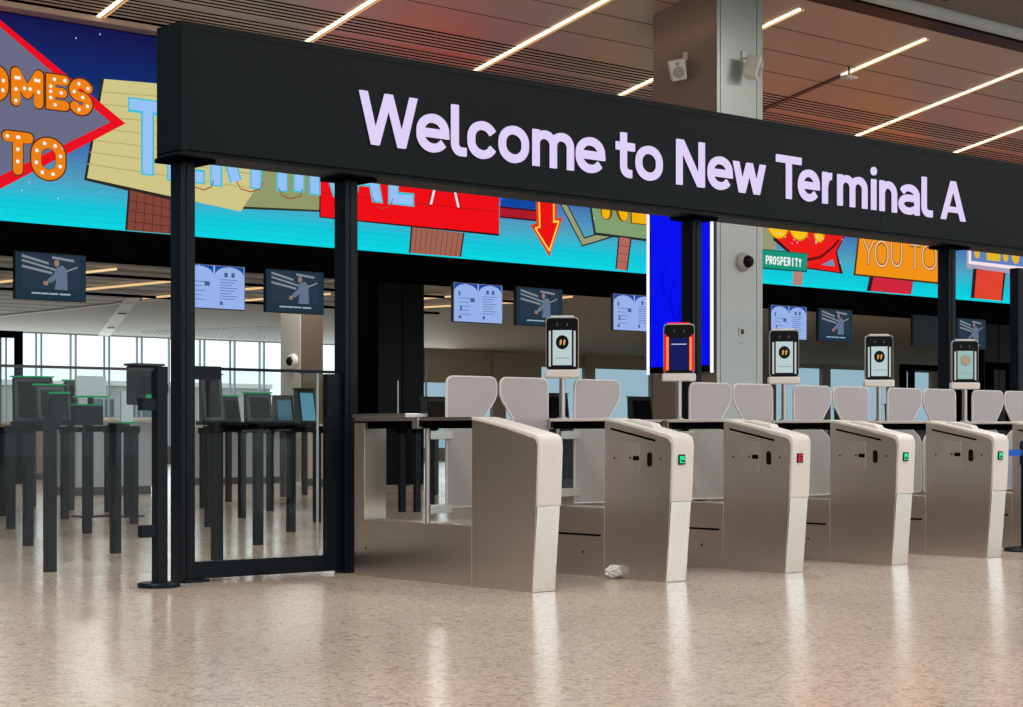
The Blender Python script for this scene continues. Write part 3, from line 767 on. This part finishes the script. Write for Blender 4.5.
# ================================================================== STRIP LIGHTS
def strip(u, v0, v1, lab, off_from=None):
    r = empty('strip_light', (u,v0,0), lab, 'ceiling light', 'strip lights in the bronze ceiling')
    def seg(a,b,x0,x1,d,m,name):
        q = MB(); q.prism([(a-v0,zc(a)-d),(b-v0,zc(b)-d),(b-v0,zc(b)-.001),(a-v0,zc(a)-.001)],'x',x0,x1); q.build(name,m,r)
    e = v1 if off_from is None else off_from
    seg(v0,e,-.05,.0,.02,'warm','diffuser'); seg(v0,e,.0,.03,.012,'stripoff','gap'); seg(v0,e,.03,.06,.016,'warmedge','edge')
    if off_from: seg(e,v1,-.05,.06,.016,'stripoff','unlit_segment')
for (u, lab, offf) in ((10.45,'warm strip light ending above the left part of the video wall',None),(13.28,'warm strip light crossing the slats left of the sign words',None),
    (16.12,'warm strip light running up from above the word Welcome',None),(18.94,'warm strip light passing behind the column',None),
    (21.75,'ceiling strip light right of the column, lit only in its nearer half',17.5),(24.57,'warm strip light over the word Terminal, left of the last one',None),
    (27.38,'warm strip light at the right edge of the ceiling',None),):
    strip(u,15.95,19.9,lab,offf)
for (xa,ya,xb,yb,lab) in ((0,279,116,265.8,'thin warm strip light on the back hall ceiling, passing behind the leftmost monitor'),(60,289,190,276.5,'thin warm strip light on the back hall ceiling right of the leftmost monitor'),
    (143,295.5,266,284.5,'thin warm strip light behind the first sign post and pale blue monitor'),(215,300,330,291,'thin warm strip light low behind the two monitors of the glass door bay'),
    (400,297.5,455,293.5,'short thin strip light between the dark column and the pale blue monitor'),(400,306,520,299.5,'thin strip light passing low behind the pale blue monitor under the red billboard'),(538,297.5,572,294,'very short thin strip light right of the second dark video monitor')):
    P1, P2 = Vector(CK(xa,ya)), Vector(CK(xb,yb)); d = (P2-P1); nn = Vector((-d.y,d.x)).normalized()*.035; z1, z2 = zk(P1.y)-.10-zk(P1.y), zk(P2.y)-.10-zk(P1.y)
    r = empty('strip_light', (P1.x,P1.y,zk(P1.y)), lab, 'ceiling light', 'thin strip lights in the back hall')
    q = [(-nn.x,-nn.y,z1),(nn.x,nn.y,z1),(d.x+nn.x,d.y+nn.y,z2),(d.x-nn.x,d.y-nn.y,z2)]
    MB().add(q+[(x,y,z+.05) for x,y,z in q],[(0,1,2,3),(7,6,5,4),(0,4,5,1),(1,5,6,2),(2,6,7,3),(3,7,4,0)]).build('diffuser','thinstrip',r)
# small ceiling device
a = (23.45,17.05); 
cd = empty('ceiling_sensor', (U(849,17.2),17.2,zc(17.2)), 'small white wireless device hanging from the bronze ceiling right of the column', 'sensor')
B(-.01,.01,-.01,.01,-.14,0).build('stem','dgrey',cd); B(-.13,.13,-.07,.07,-.19,-.15).build('housing','white',cd,bevel=.012)

# ================================================================== HANGING MONITORS
MV = 19.93
def monitor(u, kind, label):
    r = empty('hanging_monitor', ((u+.02)*MV/20.62,MV,2.61), label, 'monitor', 'monitors hanging under the video wall')
    r.scale = (.95,.967,.95)
    B(0,.97,0,.06,0,.60).build('casing','navy' if kind!='A' else 'dgrey',r,bevel=.004)
    B(.2,.24,.06,.09,.1,.595).build('bracket','matte',r); B(.72,.76,.06,.09,.1,.595).build('bracket','matte',r)
    if kind == 'A':
        s = B(.012,.958,-.003,0,.012,.588).build('screen',colm(150,176,232),r)
        m = MB()
        for c in (.24,.72):
            for sgn in (-1,1):
                P = [(c+sgn*.225,.585),(c+sgn*.225,.46)]+[(c+sgn*.225*math.cos(t),.46+.115*math.sin(t)) for t in (.3,.6,.9,1.2,1.5)]
                m.prism(P+[(c,.585)],'y',-.005,-.003)
        m.build('header_shape',colm(24,70,150),s)
        m = MB()
        for j in range(8): m.box(.57,.57+.28-.05*(j%3),-.005,-.003,.40-.037*j,.408-.037*j)
        for j in range(5): m.box(.11,.11+.22-.04*(j%2),-.005,-.003,.36-.06*j,.368-.06*j)
        m.box(.33,.41,-.006,-.003,.31,.37); m.box(.10,.13,-.006,-.003,.40,.47); m.box(.64,.69,-.006,-.003,.44,.5); m.box(.75,.80,-.006,-.003,.44,.5); m.box(.13,.16,-.006,-.003,.17,.24); m.box(.1,.15,-.006,-.003,.06,.1); m.box(.57,.61,-.006,-.003,.06,.11)
        m.build('screen_text',colm(70,90,140),s)
    elif kind == 'B':
        s = B(.012,.958,-.003,0,.012,.588).build('screen',colm(26,48,64),r)
        m = MB(); m.box(.09,.88,-.005,-.003,.14,.57); m.build('video_backdrop',colm(36,52,70),s)
        m = MB()
        for j,(a,b,c,d,e) in enumerate(((.09,.56,.45,.48,.03),(.09,.50,.55,.40,.025),(.09,.43,.5,.36,.03),(.5,.56,.8,.53,.03),(.85,.45,.62,.36,.02))):
            m.prism([(a,b),(c,d),(c,d-e),(a,b-e)],'y',-.007,-.005)
        m.build('video_ceiling',colm(128,136,142),s)
        m = MB(); m.prism([(.53,.14),(.71,.14),(.70,.40),(.64,.45),(.56,.42),(.52,.33),(.44,.27),(.42,.22),(.5,.23),(.56,.28)],'y',-.009,-.007)
        m.build('video_figure',colm(96,112,136),s)
        m = MB(); m.prism([(.56+.035*math.cos(t*PI/6),.475+.045*math.sin(t*PI/6)) for t in range(12)],'y',-.010,-.008); m.box(.38,.44,-.010,-.008,.19,.24); m.build('video_skin',colm(150,116,104),s)
        m = MB(); m.box(.22,.34,-.007,-.006,.075,.095); m.box(.35,.45,-.007,-.006,.075,.095); m.box(.46,.58,-.007,-.006,.075,.095); m.box(.60,.75,-.007,-.006,.075,.095)
        m.build('caption_line',colm(150,170,186),s)
for u,k,l in ((9.74,'B','hanging monitor playing a video of a person, leftmost under the video wall'),
    (12.08,'A','pale blue information monitor partly behind the leftmost sign post'),
    (13.36,'B','dark video monitor hanging between the two leftmost sign posts'),
    (16.62,'A','pale blue information monitor hanging under the red billboard picture'),
    (17.84,'B','dark video monitor hanging above the white screened terminal of the second gate'),
    (19.88,'A','pale blue information monitor hanging left of the tall blue display'),
    (23.66,'A','pale blue information monitor just right of the grey column'),
    (24.93,'B','dark video monitor right of the grey column, left of the fifth gate terminal'),
    (27.67,'C','blank dark monitor left of the fourth sign post'),
    (29.05,'B','dark video monitor behind the rightmost face scan terminal')): monitor(u,k,l)

# ================================================================== BACK HALL
# dark clad columns
def dark_column(x0, x1, v, label, dep=1.3):
    a, b = U(x0,v), U(x1,v)
    r = empty('dark_column', (a,v,0), label, 'column')
    m = B(0,b-a,0,dep,0,zk(v)+.2); o = m.build('cladding','navy',r)
    B((b-a)*.52,(b-a)*.52+.02,-.006,0,0,zk(v)).build('panel_joint','matte',r)
    B(-.02,0,-.01,dep,0,zk(v)).build('edge_trim','matte',r)
dark_column(378,424,29,'broad dark blue clad column behind the leftmost gate')
dark_column(984,1012,26,'dark clad column near the right edge behind the last terminal')
# pale column in the back hall
v = 32.0; a = U(301,v); 
pc = empty('pale_column', (a,v,0), 'square column in the back hall, grey left side and brown front, dome camera on it', 'column')
B(0,U(323,v)-a,0,.75,0,zk(v)+.3).build('front_panel','darkbrown',pc); B(-.02,0,0,.75,0,zk(v)+.3).build('side_panel','backlight',pc)
B(-.03,U(323,v)-a+.01,-.02,.0,2.35,2.38).build('joint','seam',pc)
dz = Zp(297,361,v)
q = empty('dome_camera', (a-.02,v+.25,dz), 'tiny dome camera on the pale column in the back hall', 'camera')
MB().lathe((0,0,0),[(.17,0),(.15,-.08),(.10,-.1)],18,'x').build('mount','white',q,smooth=True); MB().lathe((-.08,0,0),[(.11,0),(.09,-.06),(.03,-.1)],18,'x').build('dome','lens',q,smooth=True)

# counters
def counter(name_label, x0, x1, ybase, height, m_front, cat='counter'):
    (ua,va),(ub,vb) = FL(x0,ybase), FL(x1,ybase)
    v = (va+vb)/2; ua, ub = U(x0,v), U(x1,v)
    r = empty('service_counter', (ua,v,0), name_label, cat)
    w = ub-ua
    B(0,w,0,.7,.14,height-.06).build('front_panel',m_front,r); B(0,w,.03,.7,0,.14).build('plinth','plinth',r)
    B(-.05,w+.05,-.06,.8,height-.06,height).build('worktop','stone',r,bevel=.01)
    m = MB(); n = max(1,int(w/1.2))
    for i in range(1,n): m.box(w*i/n,w*i/n+.015,-.004,.002,.14,height-.06)
    if n > 1: m.build('panel_joint','seam',r)
    return r, v
counter('brown fronted service counter low at the far left', -30, 76, 480, 1.30, 'wood')
counter('pale blue grey service counter behind the black posts at left', 76, 152, 495, 1.28, 'counter')
counter('grey service counter seen through the glass door', 193, 292, 484, 1.22, 'counter')
counter('beige service counter right of the pale column, seen through the glass door', 324, 352, 486, 1.22, 'stone')
# kiosks
def kiosk(x, Z, h, w, label, scr=None, tl='greendk', hm='kgrey'):
    a_,b_ = uv_dir(x); u, v = a_*Z, b_*Z
    r = empty('check_in_kiosk', (u,v,0), label, 'kiosk', 'dark self service kiosks in the back hall', rz=random.uniform(-.2,.2))
    B(-.045,.045,-.03,.05,0,1.13).build('pedestal','dgrey',r,bevel=.02)
    B(-w/2,w/2,-.14,.16,1.13,1.19).build('shelf','black',r,bevel=.01)
    MB().prism([(-.10,1.18),(-.02,h),(.08,h),(.06,1.18)],'x',-w/2,w/2).build('screen_housing',hm,r,bevel=.02)
    MB().prism([(-.108,1.24),(-.035,h-.06),(-.03,h-.06),(-.10,1.24)],'x',-w/2+.05,w/2-.05).build('screen',scr or 'lens',r)
    B(-w/2-.02,w/2+.02,-.02,.09,h,h+.02).build('top_light',tl if scr is None else 'dgrey',r)
kiosk(33,25,1.80,.55,'dark kiosk behind the leftmost glass barrier'); kiosk(50,22.5,1.62,.36,'dark kiosk just right of the leftmost kiosk')
kiosk(71,24,1.72,.16,'slim dark kiosk left of the blue white panel')
kiosk(211,24,1.80,.30,'dark kiosk just right of the first sign post, seen through the glass door')
kiosk(229,27,1.58,.34,'dark kiosk in the middle of the glass door view, left of the centre one')
kiosk(258,26,1.60,.40,'wide dark kiosk at the centre of the glass door view')
kiosk(283,29,1.62,.34,'dark kiosk with a blue lit screen in front of the pale column',colm(60,96,112))
kiosk(305,30,1.76,.40,'kiosk with a bright blue screen right of the pale column',colm(84,140,160))
for i,(x,Z,h,w) in enumerate(((436,30,1.62,.55),(556,33,1.75,.5),(640,36,1.75,.6),(667,32,1.6,.3),(588,34,1.66,.5),(812,40,1.7,.6),(842,42,1.6,.5),(893,36,1.6,.4))):
    kiosk(x,Z,h,w,['dark kiosk left of the leftmost frosted wing','dark kiosk behind the pole of the second gate terminal','dark kiosk left of the grey column foot','narrow kiosk hidden low behind the red lit terminal','dark kiosk above the second lane wing',
     'dark kiosk behind the fourth lane, right of the grey column','low dark kiosk behind the fifth gate','dark kiosk behind the pole of the fifth gate terminal'][i], None, 'dgrey', 'dgrey')
counter('dark service counter running behind the middle gates', 470, 655, 486, 1.28, 'dgrey')
counter('dark service counter running behind the right hand gates', 775, 1010, 480, 1.2, 'dgrey')
# white panel with green base line and tall white board
def board(x0,x1,y0,y1,Z,label,foot=True):
    a_,b_ = uv_dir((x0+x1)/2); u,v = a_*Z,b_*Z; w = (x1-x0)/F*Z/.82; z0=1+(HY-y1)*Z/F; z1=1+(HY-y0)*Z/F
    r = empty('white_panel', (u,v,0), label, 'panel')
    B(-w/2,w/2,-.02,.02,z0,z1).build('panel','bluewhite',r,bevel=.004); B(-w/2-.02,w/2+.03,-.03,.03,z0-.02,z0).build('green_line','greendk',r)
    B(-.03,.03,-.02,.02,.02,z0-.02).build('stand','black',r); B(-.18,.18,-.12,.12,0,.02).build('foot','black',r)
board(77,104,376,396,22,'pale blue white panel with a green lit lower edge behind the left glass barrier')
board(121,132,391,422,22,'narrow upright white board behind the left glass barrier')
# black frames
def frame(x0,x1,ytop,Z,label,bars):
    a_,b_ = uv_dir(x0); v = b_*Z; u0=U(x0,v); u1=U(x1,v); z1 = 1+(HY-ytop)*Z/F
    r = empty('portal_frame', (u0,v,0), label, 'frame')
    B(0,u1-u0,0,.12,z1-.14,z1).build('header','matte',r)
    for t in bars:
        x = (u1-u0-.14)*t; B(x,x+.14,0,.12,0,z1-.14).build('upright','matte',r)
frame(-34,23,329,36,'black portal frame against the far windows at the left edge',(0,.55,1))
frame(903,975,364,45,'black portal frame behind the two rightmost terminals',(0,.12,1))
frame(990,1060,362,36,'black portal frame at the right edge behind the last gate',(0,.3,1))

# queue barrier posts
PL = [(50,572,1),(28,546,0),(11,529,0),(3,516,0),(64.5,519,0),(87,533.5,1),(108,512,0),(115.5,553.5,0),(134,524,0),(160,538,0),
      (203,508,0),(209,527,0),(217,560,0),(242,518,0),(258,545,0),(270,511,0),(291,532,0),(317,522,0),(402,512,0),(417,512,0),(431,507,0),(349,525,0)]
proto = None; pts_w = []
desc = ['nearest black queue post with slanted green lit head, left of the white board','black queue post second nearest at the left, behind the slanted headed one','black queue post near the left edge, third in line from the slanted headed post','farthest black queue post at the left picture edge',
 'thin far black queue post right of the slanted headed one','black queue post with a wide dark head below the blue white panel','far black queue post between the wide headed post and the near middle one','black queue post standing below the white board',
 'far black queue post right of the white board','black queue post just left of the first sign post','far black queue post hidden behind two others right of the first sign post','middle black queue post of the three overlapping ones in the door glass',
 'nearest black queue post in the door glass, at its left','far black queue post left of the centre of the door glass','black queue post at the centre of the door glass','far black queue post just right of the door centre',
 'black queue post right of the door centre, in front of the grey counter','black queue post next to the stile of the glass door','left one of three black queue posts seen through the first gate bay','middle one of three black queue posts seen through the first gate bay',
 'right one of three black queue posts seen through the first gate bay','black queue post hidden behind the second sign post']
for i,(x,y,hd) in enumerate(PL):
    u,v = FL(x,y); pts_w.append((u,v))
    r = empty('queue_post', (u,v,0), desc[i], 'barrier post', 'black queue posts behind the glass', rz=random.uniform(-.04,.04))
    B(-.042,.042,-.03,.03,0,1.06).build('shaft','black',r,bevel=.004)
    if hd and i == 0:
        MB().prism([(-.045,1.04),(.05,1.04),(.13,1.30),(.02,1.30)],'y',-.05,.05).build('head','black',r,bevel=.004)
        MB().prism([(.015,1.30),(.135,1.30),(.135,1.315),(.015,1.315)],'y',-.055,.055).build('green_light','greendk',r)
    elif hd:
        B(-.16,.16,-.05,.05,1.10,1.30).build('head','black',r,bevel=.01); B(-.16,.16,-.052,.052,1.30,1.312).build('green_light','greendk',r); B(-.03,.03,-.03,.03,1.05,1.1).build('neck','black',r)
    else:
        B(-.05,.05,-.05,.05,1.02,1.10).build('head','matte',r,bevel=.006)
def beltline(i, j, label):
    (a,b),(c,d) = pts_w[i], pts_w[j]; L = math.hypot(c-a,d-b); ang = math.atan2(d-b,c-a)
    if L < .2: return
    o = B(.045,L-.045,-.004,.004,1.03,1.085).build('queue_belt','matte',None,loc=(a,b,0)); o.rotation_euler = (0,0,ang)
    tag(o, label, 'belt', 'black belts between the queue posts')
for i,j,l in ((0,1,'black belt between the two nearest queue posts at left'),(1,2,'black belt between the second and third queue posts at left'),(2,3,'black belt at the left picture edge'),(7,5,'black belt from the wide headed post to the one below the white board'),
    (7,8,'black belt going back from the post below the white board'),(5,4,'black belt going back from the wide headed post'),(8,6,'black belt between two far posts under the white board'),(12,14,'black belt across the lower door glass, left half'),(14,16,'black belt across the lower door glass, right half'),
    (16,17,'black belt ending next to the door stile'),(11,13,'black belt between far posts in the left of the door glass'),(13,15,'black belt between far posts right of the door centre')): beltline(i,j,l)

a = U(1018.5,14.2)
o = B(0,.16,0,.14,0,3.3).build('black_post','black',None,bevel=.004,loc=(a,14.2,0)); tag(o,'plain tall black post cut off by the right edge of the picture','post')
# blue belt stanchion at the right edge
st = empty('belt_stanchion', (13.47,8.86,0), 'black belt stanchion with a pulled out blue belt beside the rightmost gates', 'stanchion')
MB().lathe((0,0,0),[(.175,0),(.175,.012),(.16,.03),(.03,.045)],32).build('base','black',st,smooth=True)
MB().tube((0,0,.04),(0,0,.93),.032,20).build('pole','black',st,smooth=True)
MB().lathe((0,0,.74),[(.034,0),(.042,.01),(.042,.19),(.03,.21)],20).build('cassette','black',st,smooth=True)
B(12.86-13.47,-.03,-.002,.002,.82,.875).build('belt','belt',st)

# crumpled paper
p = FL(614,577); bm = bmesh.new(); bmesh.ops.create_icosphere(bm, subdivisions=3, radius=.058)
for vtx in bm.verts:
    vtx.co *= random.uniform(.78,1.15); vtx.co.z *= .75; vtx.co.x *= 1.15
zmin = min(vv.co.z for vv in bm.verts)
for vtx in bm.verts: vtx.co.z -= zmin
me = bpy.data.meshes.new('crumpled_paper'); bm.to_mesh(me); bm.free(); me.materials.append(M['paper'])
o = bpy.data.objects.new('crumpled_paper', me); C.objects.link(o); o.location = (p[0]-.10,p[1]-.10,0)
tag(o,'crumpled white paper on the floor at the foot of the second gate','paper')

# ================================================================== LIGHT
w = bpy.data.worlds.new('World'); bpy.context.scene.world = w; w.use_nodes = True
bg = w.node_tree.nodes['Background']; bg.inputs[0].default_value = (.86,.95,1.0,1); bg.inputs[1].default_value = 1.4
def area(name, loc, rot, sx, sy, e, col=(1,1,1)):
    l = bpy.data.lights.new(name,'AREA'); l.shape = 'RECTANGLE'; l.size = sx; l.size_y = sy; l.energy = e; l.color = col
    o = bpy.data.objects.new(name,l); C.objects.link(o); o.location = loc; o.rotation_euler = rot; return o
for x in (-4,4,12,20,28):
    for y in (-10,-2,5,11): area('near_hall_fill',(x,y,6.85),(0,0,0),2.4,2.4,220,(1,.95,.88))  # added soft fill out of view, brightens the floor and gates
for y in (16,26,36,46): area('left_wall_fill',(-7,y,5.0),(0,0,0),3,3,170,(1,.94,.86))  # added fill on the unseen left wall, so the steel sides reflect brighter
area('daylight_back',(32,54.5,2.6),(-PI/2,0,0),24,3.4,350,(.92,.98,1))
for (x,y) in ((14,26),(14,32),(21,31),(24,30),(20,38),(34,34),(42,26),(46,38),(60,34),(58,46)): area('back_hall_fill',(x,y,4.9),(0,0,0),1.5,1.5,110,(1,.95,.88))  # added fill to brighten the back hall, no fixtures here

# ================================================================== CAMERA
cam = bpy.data.cameras.new('Camera'); co = bpy.data.objects.new('Camera',cam); C.objects.link(co)
co.location = (0,0,1.0); co.rotation_euler = (PI/2,0,-math.atan2(CA,SA))
cam.sensor_width = 36; cam.lens = F/1023*36; cam.shift_y = (HY-353.5)/1023; cam.clip_end = 400
sc = bpy.context.scene; sc.camera = co
sc.view_settings.view_transform = 'Standard'; sc.view_settings.look = 'None'; sc.view_settings.gamma = 1; sc.view_settings.use_curve_mapping = False
sc.view_settings.exposure = 0
sc.cycles.max_bounces = 10; sc.cycles.transparent_max_bounces = 24; sc.cycles.sample_clamp_indirect = 6
